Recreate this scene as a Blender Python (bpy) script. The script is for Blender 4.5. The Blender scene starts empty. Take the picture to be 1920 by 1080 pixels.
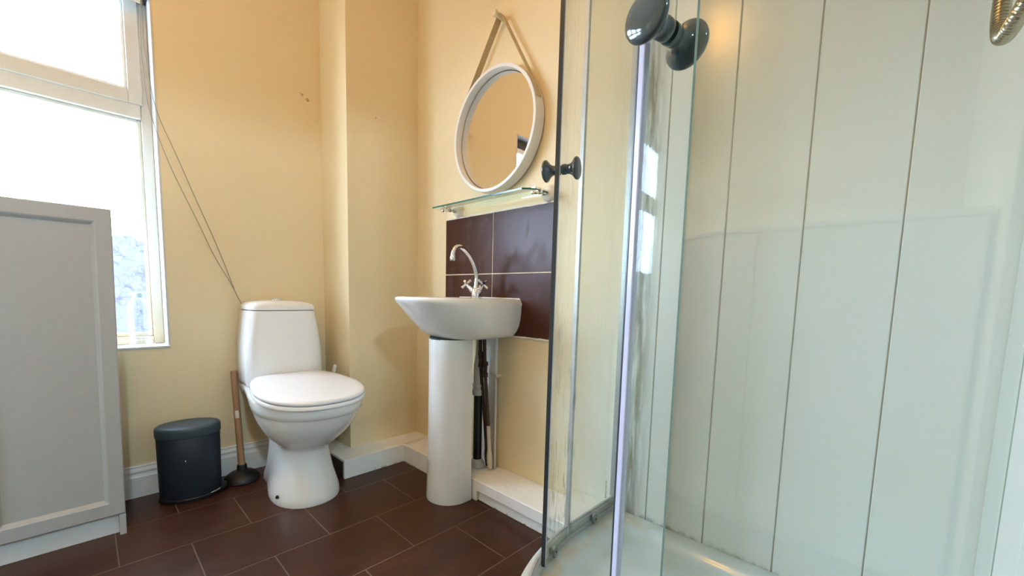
import bpy, bmesh, math, random
from mathutils import Vector, Matrix
random.seed(4)
S = bpy.context.scene
COL = S.collection
PI = math.pi

# ------------------------------------------------------------------ camera
def make_camera():
    yaw, pitch, roll = 0.808075, -0.0989324, 0.0263243
    f, ppy = 768.04, 631.3
    cy, sy, cp, sp = math.cos(yaw), math.sin(yaw), math.cos(pitch), math.sin(pitch)
    F = Vector((sy*cp, cy*cp, sp)); R = Vector((cy, -sy, 0)); U = R.cross(F)
    c, s = math.cos(roll), math.sin(roll)
    R2 = R*c + U*s; U2 = -R*s + U*c
    m = Matrix.Identity(4)
    for i in range(3):
        m[i][0] = R2[i]; m[i][1] = U2[i]; m[i][2] = -F[i]
    m[2][3] = 0.81
    cam = bpy.data.cameras.new('camera')
    cam.sensor_fit = 'HORIZONTAL'; cam.sensor_width = 36.0
    cam.lens = f/1920*36.0
    cam.shift_y = (ppy-540)/1920
    cam.clip_start = 0.01
    o = bpy.data.objects.new('camera', cam); COL.objects.link(o)
    o.matrix_world = m
    S.camera = o
make_camera()

# ------------------------------------------------------------------ world, exposure, daylight
S.view_settings.view_transform = 'Standard'
S.view_settings.look = 'None'
S.view_settings.gamma = 1.0
S.view_settings.use_curve_mapping = False
S.view_settings.exposure = 0.06

W = bpy.data.worlds.new('sky'); S.world = W
W.use_nodes = True
bg = W.node_tree.nodes['Background']
bg.inputs[0].default_value = (0.62, 0.83, 1.0, 1)
bg.inputs[1].default_value = 50.0

def area(name, loc, rot, sx, sy, power, color, spread=PI):
    l = bpy.data.lights.new(name, 'AREA'); l.shape = 'RECTANGLE'
    l.size = sx; l.size_y = sy; l.energy = power; l.color = color; l.spread = spread
    o = bpy.data.objects.new(name, l); COL.objects.link(o)
    o.location = loc; o.rotation_euler = rot
    return o
# sky light arriving at the window opening (portal: guides the sky's own light)
wp = area('window_portal', (-0.76, 2.40, 1.27), (-PI/2, 0, 0), 2.1, 1.5, 1.0, (1, 1, 1))
wp.data.cycles.is_portal = True

# ------------------------------------------------------------------ measures (metres)
WX, WY, PY, PX = 1.187, 2.086, 1.8144, 0.828      # right wall, window wall, chimney breast face and edge
LX, FY, CZ = -2.05, -0.15, 2.40                   # left wall, wall with the doorway, ceiling
FT = 0.10                                         # its thickness
WIN = (-1.75, 0.228, 0.577, 1.95)                 # window opening
DOOR = (-0.60, 0.375, 1.93)
HY = -2.6                                         # end of the hall

# ------------------------------------------------------------------ helpers
def T(v): return Matrix.Translation(Vector(v))
def link(name, me, parent=None):
    o = bpy.data.objects.new(name, me); COL.objects.link(o)
    if parent is not None:
        w = Vector(parent.location)
        if parent.parent is not None: w += parent.parent.location
        me.transform(T(-w)); o.parent = parent
    return o
def obj(name, bm, mats, parent=None, smooth=True, bevel=0, bseg=2, sub=0, angle=40):
    bmesh.ops.recalc_face_normals(bm, faces=bm.faces)
    me = bpy.data.meshes.new(name); bm.to_mesh(me); bm.free()
    if not isinstance(mats, (list, tuple)): mats = [mats]
    for m in mats: me.materials.append(m)
    o = link(name, me, parent)
    if smooth:
        me.polygons.foreach_set('use_smooth', [True]*len(me.polygons))
        me.set_sharp_from_angle(angle=math.radians(angle))
    if bevel:
        b = o.modifiers.new('bevel', 'BEVEL'); b.width = bevel; b.segments = bseg
        b.limit_method = 'ANGLE'; b.angle_limit = math.radians(35)
        if smooth: b.harden_normals = False
    if sub:
        s = o.modifiers.new('subdivision', 'SUBSURF'); s.levels = sub; s.render_levels = sub
    return o
def thing(name, label, cat, loc=(0, 0, 0), group=None):
    o = bpy.data.objects.new(name, None); COL.objects.link(o)
    o.location = loc; o.empty_display_size = 0.05
    return tag(o, label, cat, group)
def tag(o, label, cat, group=None):
    o['label'] = label; o['category'] = cat
    if group: o['group'] = group
    return o
def struct(o, label=None, cat=None):
    o['kind'] = 'structure'
    if label: o['label'] = label
    if cat: o['category'] = cat
    return o
def box(bm, x0, x1, y0, y1, z0, z1, mi=0):
    v = [bm.verts.new((x, y, z)) for x in (x0, x1) for y in (y0, y1) for z in (z0, z1)]
    for q in ((0, 1, 3, 2), (4, 6, 7, 5), (0, 4, 5, 1), (2, 3, 7, 6), (0, 2, 6, 4), (1, 5, 7, 3)):
        f = bm.faces.new([v[i] for i in q]); f.material_index = mi
    return v
def BM(): return bmesh.new()
def loft(bm, rings, close=True, cap=(True, True), mi=0, loop=False):
    vs = [[bm.verts.new(p) for p in r] for r in rings]
    n = len(vs[0])
    pairs = list(zip(vs[:-1], vs[1:])) + ([(vs[-1], vs[0])] if loop else [])
    for a, b in pairs:
        for i in range(n if close else n-1):
            j = (i+1) % n
            f = bm.faces.new((a[i], a[j], b[j], b[i])); f.material_index = mi
    if not loop:
        if cap[0]: bm.faces.new(vs[0][::-1]).material_index = mi
        if cap[1]: bm.faces.new(vs[-1]).material_index = mi
    return vs
def catmull(pts, n=8):
    pts = [Vector(p) for p in pts]
    P = [pts[0]*2-pts[1]] + pts + [pts[-1]*2-pts[-2]]
    out = []
    for i in range(1, len(P)-2):
        p0, p1, p2, p3 = P[i-1:i+3]
        for k in range(n):
            t = k/n
            out.append(0.5*((2*p1)+(p2-p0)*t+(2*p0-5*p1+4*p2-p3)*t*t+(3*p1-p0-3*p2+p3)*t**3))
    out.append(pts[-1])
    return out
def tube(bm, path, rad, seg=12, cap=(True, True), mi=0):
    path = [Vector(p) for p in path]
    n = len(path); rings = []
    up = None
    for i, p in enumerate(path):
        t = (path[min(i+1, n-1)]-path[max(i-1, 0)]).normalized()
        if up is None:
            a = Vector((0, 0, 1)) if abs(t.z) < 0.9 else Vector((1, 0, 0))
            up = (a - t*a.dot(t)).normalized()
        else:
            up = (up - t*up.dot(t)).normalized()
        s = t.cross(up)
        r = rad[i] if isinstance(rad, (list, tuple)) else rad
        rings.append([p + up*(math.cos(2*PI*k/seg)*r) + s*(math.sin(2*PI*k/seg)*r) for k in range(seg)])
    loft(bm, rings, cap=cap, mi=mi)
def lathe(bm, prof, M=None, seg=32, mi=0, cap=(True, True), sx=1, sy=1):
    """prof: list of (radius, height) turned about local z, moved by matrix M"""
    M = M or Matrix.Identity(4)
    rings = []
    for r, h in prof:
        r = max(r, 1e-5)
        rings.append([M @ Vector((r*sx*math.cos(2*PI*k/seg), r*sy*math.sin(2*PI*k/seg), h)) for k in range(seg)])
    loft(bm, rings, cap=cap, mi=mi)
def axis_matrix(loc, direction):
    q = Vector(direction).normalized().to_track_quat('Z', 'Y')
    return T(loc) @ q.to_matrix().to_4x4()

# ------------------------------------------------------------------ materials
def lin(c):
    return tuple((x/12.92 if x <= 0.04045 else ((x+0.055)/1.055)**2.4) for x in c)
def hexc(h):
    return lin(tuple(int(h[i:i+2], 16)/255 for i in (0, 2, 4)))
class NT:
    def __init__(s, name):
        s.m = bpy.data.materials.new(name); s.m.use_nodes = True
        s.t = s.m.node_tree; s.b = s.t.nodes['Principled BSDF']; s.out = s.t.nodes['Material Output']
    def n(s, typ, **kw):
        o = s.t.nodes.new(typ)
        for k, v in kw.items():
            if hasattr(o, k): setattr(o, k, v)
            else: o.inputs[k].default_value = v
        return o
    def l(s, a, b): s.t.links.new(a, b)
    def math(s, op, a, b=None, c=None):
        o = s.t.nodes.new('ShaderNodeMath'); o.operation = op
        for i, v in enumerate((a, b, c)):
            if v is None: continue
            if isinstance(v, (int, float)): o.inputs[i].default_value = v
            else: s.l(v, o.inputs[i])
        return o.outputs[0]
    def mix(s, fac, a, b):
        o = s.t.nodes.new('ShaderNodeMix'); o.data_type = 'RGBA'
        for i, v in ((0, fac), (6, a), (7, b)):
            if isinstance(v, (int, float)): o.inputs[i].default_value = v
            elif isinstance(v, tuple): o.inputs[i].default_value = (*v[:3], 1)
            else: s.l(v, o.inputs[i])
        return o.outputs[2]
    def ramp(s, fac, stops):
        o = s.t.nodes.new('ShaderNodeValToRGB'); r = o.color_ramp
        while len(r.elements) < len(stops): r.elements.new(0.5)
        for e, (p, c) in zip(r.elements, stops):
            e.position = p; e.color = (*c, 1) if isinstance(c, tuple) else (c, c, c, 1)
        s.l(fac, o.inputs[0]); return o.outputs[0]
    def pos(s):
        return s.n('ShaderNodeNewGeometry').outputs['Position']
    def noise(s, scale, detail=4, vec=None, rough=0.55, dist=0.0):
        o = s.n('ShaderNodeTexNoise'); o.inputs['Scale'].default_value = scale
        o.inputs['Detail'].default_value = detail; o.inputs['Roughness'].default_value = rough
        o.inputs['Distortion'].default_value = dist
        s.l(vec if vec is not None else s.pos(), o.inputs['Vector'])
        return o.outputs['Fac']
    def stretch(s, sc, vec=None):
        o = s.n('ShaderNodeMapping'); o.inputs['Scale'].default_value = sc
        s.l(vec if vec is not None else s.pos(), o.inputs['Vector']); return o.outputs[0]
    def bump(s, h, strength=0.2, dist=0.01):
        o = s.n('ShaderNodeBump'); o.inputs['Strength'].default_value = strength
        o.inputs['Distance'].default_value = dist
        s.l(h, o.inputs['Height']); s.l(o.outputs[0], s.b.inputs['Normal']); return o
    def set(s, **kw):
        for k, v in kw.items():
            k = k.replace('_', ' ')
            if isinstance(v, tuple): v = (*v[:3], 1)
            if hasattr(v, 'is_linked') or isinstance(v, bpy.types.NodeSocket): s.l(v, s.b.inputs[k])
            else: s.b.inputs[k].default_value = v
        return s
def simple(name, col, rough=0.5, metal=0.0, var=0.0, bump=0.0, scale=30, coat=0.0, spec=0.5):
    t = NT(name)
    if var:
        n = t.noise(scale)
        c = t.mix(n, tuple(x*(1-var) for x in col), tuple(min(1, x*(1+var)) for x in col))
        t.set(Base_Color=c)
    else: t.set(Base_Color=col)
    t.set(Roughness=rough, Metallic=metal, Coat_Weight=coat)
    t.b.inputs['Specular IOR Level'].default_value = spec
    if bump: t.bump(t.noise(scale*3), bump, 0.004)
    return t.m

def spots(t, col, pts, dark):
    """small scuffs and mould spots at fixed places on a painted wall: pts = (x, y, z, radius)"""
    P = t.pos(); warp = t.noise(60, 3)
    for (x, y, z, r) in pts:
        d = t.n('ShaderNodeVectorMath', operation='DISTANCE'); t.l(P, d.inputs[0]); d.inputs[1].default_value = (x, y, z)
        k = t.math('MULTIPLY', d.outputs['Value'], t.math('ADD', warp, 0.5))
        m = t.math('MULTIPLY', t.math('LESS_THAN', k, r), 0.55)
        col = t.mix(m, col, dark)
    return col

def wall_paint():
    t = NT('cream_wall_paint')
    n = t.noise(2.2, 5); n2 = t.noise(45, 3)
    c = t.mix(n, hexc('E7D4A8'), hexc('EDDDB6'))
    c = t.mix(t.math('MULTIPLY', n2, 0.10), c, hexc('DAC493'))
    # paler touched-up strip above the splashback, ragged lower edge
    P = t.n('ShaderNodeSeparateXYZ'); t.l(t.pos(), P.inputs[0])
    c = spots(t, c, [(0.745, WY, 1.705, 0.006), (0.768, WY, 1.69, 0.008), (0.735, WY, 1.71, 0.003),
                     (0.965, PY, 1.60, 0.004)], hexc('7A5A32'))
    onr = t.math('GREATER_THAN', P.outputs[0], WX-0.004)
    dz = t.math('ADD', t.math('ABSOLUTE', t.math('SUBTRACT', P.outputs[2], 1.165)), t.math('MULTIPLY', t.noise(30, 3), 0.02))
    dy = t.math('ADD', t.math('ABSOLUTE', t.math('SUBTRACT', P.outputs[1], 1.25)), t.math('MULTIPLY', t.noise(22, 3), 0.05))
    pat = t.math('MULTIPLY', t.math('MULTIPLY', t.math('LESS_THAN', dz, 0.042), t.math('LESS_THAN', dy, 0.345)), onr)
    c = t.mix(t.math('MULTIPLY', pat, 0.8), c, hexc('F0E8C0'))
    # mould on the right wall low down behind the fixed glass
    onw = t.math('GREATER_THAN', P.outputs[0], WX-0.004)
    band = t.math('MULTIPLY', t.ramp(t.math('ADD', P.outputs[1], t.math('MULTIPLY', t.noise(8, 4), 0.16)), [(0.78, 1.0), (0.98, 0.0)]), onw)
    low = t.ramp(P.outputs[2], [(0.10, 1.0), (0.42, 0.45), (0.62, 0.0)])
    mo = t.ramp(t.noise(26, 6, t.stretch((1, 1.6, 0.5)), 0.65), [(0.54, 0.0), (0.68, 1.0)])
    c = t.mix(t.math('MULTIPLY', t.math('MULTIPLY', mo, low), t.math('MULTIPLY', band, 0.55)), c, hexc('8E8A6A'))
    pale = t.ramp(P.outputs[2], [(0.0, 0.95), (0.30, 0.9), (0.62, 0.6), (0.95, 0.1)])  # whitening low down: efflorescence plus the fixed glass's reflection, painted in
    c = t.mix(t.math('MULTIPLY', pale, band), c, hexc('F6F5E6'))
    t.set(Base_Color=c, Roughness=0.55)
    t.b.inputs['Specular IOR Level'].default_value = 0.3
    t.bump(t.noise(140, 3), 0.10, 0.003)
    return t.m
M_wall = wall_paint()
M_ceil = simple('white_ceiling_paint', hexc('EFEBDF'), 0.8, var=0.03)
M_hall = simple('hall_paint', hexc('D8D0BE'), 0.8, var=0.03)
M_white = simple('white_gloss_paint', hexc('E6E6E2'), 0.35, var=0.03, bump=0.05, scale=12)
M_reveal = simple('white_reveal_paint', hexc('CDCFD0'), 0.5, var=0.02)
M_cupboard = simple('white_cupboard_paint', hexc('F4F5F2'), 0.5, var=0.02)

def boxing_paint():
    t = NT('chipped_white_boxing_paint')
    n = t.noise(14, 6); n2 = t.noise(60, 4)
    c = t.mix(n, hexc('F4F1E8'), hexc('FAF8F2'))
    P = t.n('ShaderNodeSeparateXYZ'); t.l(t.pos(), P.inputs[0])
    edge = t.ramp(P.outputs[2], [(0.0, 1.0), (0.010, 0.0)])
    ch = t.math('MULTIPLY', t.math('GREATER_THAN', n2, 0.60), edge)
    c = t.mix(ch, c, hexc('5A4636'))
    t.set(Base_Color=c, Roughness=0.45); t.bump(n2, 0.25, 0.006)
    return t.m
M_boxing = boxing_paint()

def floor_tiles():
    t = NT('brown_floor_tiles')
    P = t.pos()
    mp = t.n('ShaderNodeMapping'); mp.inputs['Location'].default_value = (-0.197, -0.0785, 0)
    t.l(P, mp.inputs['Vector'])
    br = t.n('ShaderNodeTexBrick'); br.offset = 0.5; br.offset_frequency = 2; br.squash = 1.0
    t.l(mp.outputs[0], br.inputs['Vector'])
    br.inputs['Scale'].default_value = 1.0
    br.inputs['Brick Width'].default_value = 0.333
    br.inputs['Row Height'].default_value = 0.2495
    br.inputs['Mortar Size'].default_value = 0.0019
    br.inputs['Mortar Smooth'].default_value = 0.15
    br.inputs['Color1'].default_value = (0.9, 0.9, 0.9, 1); br.inputs['Color2'].default_value = (1.1, 1.1, 1.1, 1)
    n = t.ramp(t.noise(6, 6, t.stretch((1, 2.0, 1)), 0.65), [(0.15, 0.0), (0.85, 1.0)]); n2 = t.noise(55, 4)
    base = t.mix(n, hexc('2C1810'), hexc('513224'))
    base = t.mix(t.math('MULTIPLY', n2, 0.25), base, hexc('5C3C2C'))
    g = t.mix(t.noise(3, 2), hexc('4E382C'), hexc('86705E'))
    c = t.mix(br.outputs['Fac'], base, g)
    t.set(Base_Color=c, Roughness=t.ramp(n, [(0.0, 0.25), (1.0, 0.40)]))
    t.b.inputs['Specular IOR Level'].default_value = 0.25
    h = t.math('ADD', t.math('MULTIPLY', br.outputs['Fac'], -1.0), t.math('MULTIPLY', n, 0.03))
    t.bump(h, 0.5, 0.002)
    return t.m
M_floor = floor_tiles()

def brown_tile():
    t = NT('brown_wall_tile')
    n = t.noise(6, 6); 
    c = t.mix(n, hexc('3E2216'), hexc('4E2C1E'))
    sm = t.ramp(t.noise(9, 5, t.stretch((1, 1, 0.55)), 0.6, 1.2), [(0.5, 0.0), (0.75, 1.0)])
    c = t.mix(t.math('MULTIPLY', sm, 0.16), c, hexc('857670'))
    t.set(Base_Color=c, Roughness=t.ramp(sm, [(0, 0.30), (1, 0.5)]))
    t.b.inputs['Specular IOR Level'].default_value = 0.2
    t.bump(n, 0.08, 0.003)
    return t.m
M_tile = brown_tile()
M_grout = simple('cream_grout', hexc('E3D3B0'), 0.8, var=0.08)

def pvc():
    t = NT('white_pvc_panel')
    P = t.n('ShaderNodeSeparateXYZ'); t.l(t.pos(), P.inputs[0])
    n = t.noise(3, 3)
    c = t.mix(n, hexc('D6D8CF'), hexc('DDDFD6'))
    # grime along the tray joint and up the outer corner
    low = t.ramp(P.outputs[2], [(0.128, 1.0), (0.142, 0.0)])
    low = t.math('MULTIPLY', low, t.ramp(P.outputs[1], [(0.1, 0.35), (0.5, 1.0)]))
    g = t.ramp(t.noise(38, 5, None, 0.7), [(0.42, 0.0), (0.60, 1.0)])
    c = t.mix(t.math('MULTIPLY', t.math('MULTIPLY', low, g), 0.75), c, hexc('5E5240'))
    cor = t.ramp(t.math('ABSOLUTE', t.math('SUBTRACT', P.outputs[1], 0.585)), [(0.0, 1.0), (0.05, 0.0)])
    g2 = t.ramp(t.noise(12, 6, t.stretch((1, 5, 0.5)), 0.65), [(0.33, 0.0), (0.58, 1.0)])
    c = t.mix(t.math('MULTIPLY', t.math('MULTIPLY', cor, g2), 0.85), c, hexc('7E725A'))
    t.set(Base_Color=c, Roughness=0.22)
    return t.m
M_pvc = pvc()
M_groove = simple('groove_shadow_gap', hexc('A9A592'), 0.7)

def ceramic():
    t = NT('white_glazed_ceramic')
    t.set(Base_Color=hexc('EDECE8'), Roughness=0.08, Coat_Weight=0.3)
    return t.m
M_cer = ceramic()
M_seat = simple('white_seat_plastic', hexc('F2F2F2'), 0.18)
M_seam = simple('dark_seam', hexc('3B3A38'), 0.6)
M_tray = None
def traymat():
    t = NT('white_acrylic_tray')
    n = t.noise(5, 5, None, 0.6); 
    P = t.n('ShaderNodeSeparateXYZ'); t.l(t.pos(), P.inputs[0])
    c = t.mix(n, hexc('C6D4D3'), hexc('D2DEDD'))
    rimz = t.ramp(P.outputs[2], [(0.108, 0.0), (0.122, 1.0)])
    st = t.ramp(t.noise(11, 5, None, 0.65), [(0.42, 0.0), (0.62, 1.0)])
    fr = t.math('GREATER_THAN', P.outputs[1], 0.47)
    c = t.mix(t.math('MULTIPLY', t.math('MULTIPLY', rimz, st), t.math('MULTIPLY', fr, 0.6)), c, hexc('C7B48C'))
    t.set(Base_Color=c, Roughness=0.16)
    return t.m
M_tray = traymat()

M_chrome = simple('chrome', (0.82, 0.83, 0.85), 0.08, 1.0)
def alum():
    t = NT('brushed_aluminium')
    st = t.noise(30, 4, t.stretch((1, 1, 6)), 0.6)
    t.set(Base_Color=t.mix(st, hexc('A6A6A2'), hexc('CFD0CE')), Metallic=0.45, Roughness=0.38)
    return t.m
M_alu = alum()
M_knob = simple('dark_grey_green_gloss', hexc('424C4A'), 0.10, coat=0.4)
M_roller = simple('grey_roller_plastic', hexc('7C7E74'), 0.45)
M_black = simple('black_rubber', hexc('141414'), 0.45, var=0.1)
M_magnet = simple('dark_magnet_strip', hexc('34383A'), 0.4)
M_seal = simple('milky_lilac_seal', hexc('C8C9DC'), 0.18)

def glass_mat(name, tint, refl=0.05, edge=None, mould=None, rough=0.0):
    """clear sheet glass: transparent with a Fresnel-like mirror coat; mould = streaks growing on the pane"""
    t = NT(name)
    lw = t.n('ShaderNodeLayerWeight'); lw.inputs['Blend'].default_value = 0.5
    f = t.math('ADD', t.math('MULTIPLY', t.math('POWER', lw.outputs['Facing'], 5.0), 0.9), refl)
    tr = t.n('ShaderNodeBsdfTransparent'); tr.inputs[0].default_value = (*tint, 1)
    gl = t.n('ShaderNodeBsdfGlossy'); gl.inputs['Roughness'].default_value = rough
    gl.inputs[0].default_value = (1, 1, 1, 1)
    mx = t.n('ShaderNodeMixShader'); t.l(f, mx.inputs[0]); t.l(tr.outputs[0], mx.inputs[1]); t.l(gl.outputs[0], mx.inputs[2])
    res = mx.outputs[0]
    if mould:
        a0, a1, cc, low, dens = mould     # angular band (radians about the arc centre) that carries streaks
        P = t.n('ShaderNodeSeparateXYZ'); t.l(t.pos(), P.inputs[0])
        ang = t.math('ARCTAN2', t.math('SUBTRACT', P.outputs[1], cc[1]), t.math('SUBTRACT', P.outputs[0], cc[0]))
        mid = (a0+a1)/2; hw = abs(a1-a0)/2
        band = t.ramp(t.math('DIVIDE', t.math('ABSOLUTE', t.math('SUBTRACT', ang, mid)), hw), [(0.55, 1.0), (1.0, 0.0)])
        st = t.ramp(t.noise(16, 6, t.stretch((3.2, 3.2, 0.55)), 0.66), [(0.55, 0.0), (0.68, 1.0)])
        hz = t.ramp(P.outputs[2], [(0.15, 1.0), (low, 0.45), (0.8, 0.15)])
        fac = t.math('MULTIPLY', t.math('MULTIPLY', band, st), t.math('MULTIPLY', hz, dens))
        df = t.n('ShaderNodeBsdfDiffuse'); df.inputs[0].default_value = (*hexc('6B6A58'), 1)
        m2 = t.n('ShaderNodeMixShader'); t.l(fac, m2.inputs[0]); t.l(res, m2.inputs[1]); t.l(df.outputs[0], m2.inputs[2])
        res = m2.outputs[0]
    t.l(res, t.out.inputs[0])
    return t.m
AC = (0.937, 0.125)          # centre of the tray's quarter round
M_glass = glass_mat('clear_shower_glass', (0.965, 0.985, 0.97), refl=0.042)
M_glass_l = glass_mat('mould_streaked_shower_glass', (0.965, 0.985, 0.97), mould=(math.radians(90), math.radians(111), AC, 0.45, 0.7))
M_glass_r = glass_mat('streaked_shower_glass', (0.965, 0.985, 0.97), refl=0.016, mould=(math.radians(164), math.radians(168), AC, 0.9, 0.35))
M_gedge = simple('green_glass_edge', hexc('7C9588'), 0.2)
M_shelf = glass_mat('green_shelf_glass', (0.90, 0.97, 0.93), 0.06)
M_shelfedge = simple('teal_glass_edge', hexc('2F6B60'), 0.15)
M_bottle = glass_mat('clear_bottle_plastic', (0.93, 0.96, 0.97), 0.09, rough=0.08)

def pane_mat():
    t = NT('frosted_patterned_glass')
    P = t.pos()
    w = t.noise(11, 2, P, 0.4)
    n1 = t.noise(20, 0, P, 0.4, 1.6)
    mp = t.n('ShaderNodeMapping'); mp.inputs['Location'].default_value = (4.3, 1.7, 2.1); t.l(P, mp.inputs[0])
    n2 = t.noise(17, 0, mp.outputs[0], 0.4, 1.6)
    l1 = t.ramp(t.math('ABSOLUTE', t.math('SUBTRACT', n1, 0.5)), [(0.016, 1.0), (0.034, 0.0)])
    l2 = t.ramp(t.math('ABSOLUTE', t.math('SUBTRACT', n2, 0.5)), [(0.016, 1.0), (0.034, 0.0)])
    ln = t.math('MAXIMUM', l1, l2)
    col = t.mix(ln, (0.90, 0.90, 0.92), (0.70, 0.69, 0.80))
    tr = t.n('ShaderNodeBsdfTransparent'); t.l(col, tr.inputs[0])
    tl = t.n('ShaderNodeBsdfTranslucent'); t.l(col, tl.inputs[0])
    gl = t.n('ShaderNodeBsdfGlossy'); gl.inputs['Roughness'].default_value = 0.15
    bp = t.n('ShaderNodeBump'); bp.inputs['Strength'].default_value = 0.5; bp.inputs['Distance'].default_value = 0.003
    t.l(ln, bp.inputs['Height']); t.l(bp.outputs[0], gl.inputs['Normal'])
    a = t.n('ShaderNodeMixShader'); a.inputs[0].default_value = 0.012
    t.l(tr.outputs[0], a.inputs[1]); t.l(tl.outputs[0], a.inputs[2])
    b = t.n('ShaderNodeMixShader'); b.inputs[0].default_value = 0.05
    t.l(a.outputs[0], b.inputs[1]); t.l(gl.outputs[0], b.inputs[2])
    t.l(b.outputs[0], t.out.inputs[0])
    return t.m
M_pane = pane_mat()
def frame_paint():
    t = NT('aged_white_window_paint')
    P = t.n('ShaderNodeSeparateXYZ'); t.l(t.pos(), P.inputs[0])
    n = t.noise(18, 5, t.stretch((1, 1, 0.4)))
    c = t.mix(n, hexc('C6C3B4'), hexc('D6D3C6'))
    wood = t.mix(t.noise(30, 5, t.stretch((3, 1, 0.6))), hexc('A8824E'), hexc('C2A676'))
    k = t.ramp(P.outputs[2], [(0.60, 1.0), (0.95, 0.0)])
    c = t.mix(t.math('MULTIPLY', k, 0.75), c, wood)
    t.set(Base_Color=c, Roughness=0.35)
    return t.m
M_frame = frame_paint()

def cabinet_paint():
    t = NT('off_white_cabinet_foil')
    n = t.noise(60, 4)
    t.set(Base_Color=t.mix(n, hexc('AAAAA6'), hexc('B2B2AE')), Roughness=0.42)
    t.bump(n, 0.03, 0.002)
    return t.m
M_cab = cabinet_paint()
M_plinth = simple('grey_white_plinth', hexc('D5D6D2'), 0.5, var=0.04)
M_bin = simple('slate_blue_bin_plastic', hexc('131F2A'), 0.5, var=0.05)
M_binlid = simple('slate_blue_bin_lid', hexc('35444B'), 0.45, var=0.04)
def wood():
    t = NT('pale_brown_wood')
    n = t.noise(16, 6, t.stretch((6, 6, 0.5)))
    t.set(Base_Color=t.mix(n, hexc('8E6748'), hexc('B08B66')), Roughness=0.55)
    return t.m
M_wood = wood()
M_sticker = simple('white_paper_sticker', hexc('D8D2C4'), 0.6, var=0.1)
M_mirror = simple('mirror_silver', (0.93, 0.93, 0.92), 0.0, 1.0)
M_mframe = simple('white_mirror_frame', hexc('EAE6DC'), 0.4, var=0.02)
M_mback = simple('mirror_joint_line', hexc('35302A'), 0.7)
M_strap = simple('beige_strap', hexc('C6B28A'), 0.7, var=0.08, bump=0.1, scale=80)
M_peg = simple('cream_peg', hexc('E4D6B4'), 0.5)
M_por = simple('white_porcelain_rosette', hexc('EDE6D6'), 0.15)
M_copper = simple('tarnished_copper', hexc('4A382C'), 0.45, 0.35, var=0.25)
M_paintpipe = simple('painted_pipe', hexc('D8CFBC'), 0.5, var=0.1)
M_waste = simple('black_waste_pipe', hexc('15171A'), 0.35)
M_greyp = simple('grey_white_plastic', hexc('C9C6BC'), 0.4, var=0.05)
M_blue = simple('blue_cap', hexc('20285E'), 0.3)
M_cord = simple('grey_cord', hexc('8D8778'), 0.8)
M_caulk = simple('white_sealant', hexc('ECE9DF'), 0.5, var=0.05)
def hose_mat():
    t = NT('steel_hose'); t.set(Base_Color=hexc('A39A86'), Metallic=1.0, Roughness=0.25); return t.m
M_hose = hose_mat()
M_yard = simple('yard_paving', hexc('4A454C'), 0.9, var=0.1)
M_fence = simple('dark_yard_wall', (0.0215, 0.0200, 0.0270), 0.9, var=0.1)

# ------------------------------------------------------------------ the setting
bm = BM(); box(bm, LX-0.1, WX+0.25, HY-0.1, WY+0.02, -0.1, 0)
struct(obj('floor', bm, M_floor, smooth=False))
bm = BM(); box(bm, LX-0.1, WX+0.25, HY-0.1, WY+0.3, CZ, CZ+0.1)
struct(obj('ceiling', bm, M_ceil, smooth=False))
bm = BM()
t_ = 0.28
box(bm, LX-0.1, WIN[0], WY, WY+t_, 0, CZ); box(bm, WIN[1], WX+0.25, WY, WY+t_, 0, CZ)
box(bm, WIN[0], WIN[1], WY, WY+t_, 0, WIN[2]); box(bm, WIN[0], WIN[1], WY, WY+t_, WIN[3], CZ)
struct(obj('wall_window', bm, M_wall, smooth=False))
bm = BM(); box(bm, PX, WX+0.01, PY, WY+0.01, 0, CZ)
struct(obj('wall_pillar', bm, M_wall, smooth=False))
bm = BM(); box(bm, WX, WX+0.2, HY, WY+0.2, 0, CZ)
struct(obj('wall_right', bm, M_wall, smooth=False))
bm = BM(); box(bm, LX-0.1, LX, HY, WY, 0, CZ)
struct(obj('wall_left', bm, M_wall, smooth=False))
bm = BM()
box(bm, LX, DOOR[0], FY-FT, FY, 0, CZ); box(bm, DOOR[1], WX, FY-FT, FY, 0, CZ)
box(bm, DOOR[0], DOOR[1], FY-FT, FY, DOOR[2], CZ)
struct(obj('wall_front', bm, M_wall, smooth=False))
bm = BM(); box(bm, LX, WX, HY-0.1, HY, 0, CZ)
struct(obj('wall_hall', bm, M_hall, smooth=False))

# white painted reveal and sill lining of the window recess
FRY = WY+0.095                                     # inner face of the window frame
bm = BM()
x0, x1, z0, z1 = WIN
th = 0.006
box(bm, x1-th, x1+0.0005, WY-0.002, FRY+0.005, z0, z1)
box(bm, x0-0.0005, x0+th, WY-0.002, FRY+0.005, z0, z1)
box(bm, x0, x1, WY-0.002, FRY+0.005, z1-th, z1+0.0005)
box(bm, x0-0.0, x1+0.0, WY-0.006, FRY+0.005, z0-0.004, z0+0.004)
struct(obj('trim_1', bm, M_reveal, smooth=False, bevel=0.0015), 'bright white reveal and sill lining the window recess')

# yard seen through the window
bm = BM(); box(bm, -9, 9, WY+0.32, WY+9, -1.2, -1.0)
struct(obj('yard_ground', bm, M_yard, smooth=False))
bm = BM(); random.seed(3)
tops = [(-9+0.06*k, 1.28+0.03*math.sin(k*0.9)+random.uniform(-0.02, 0.02)) for k in range(301)]      # top made ragged to soften the dark-to-bright edge through the panes
loft(bm, [[(x, WY+3.6, -1.0), (x, WY+3.8, -1.0), (x, WY+3.8, z), (x, WY+3.6, z)] for x, z in tops])
struct(obj('wall_yard', bm, M_fence, smooth=False))

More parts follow.
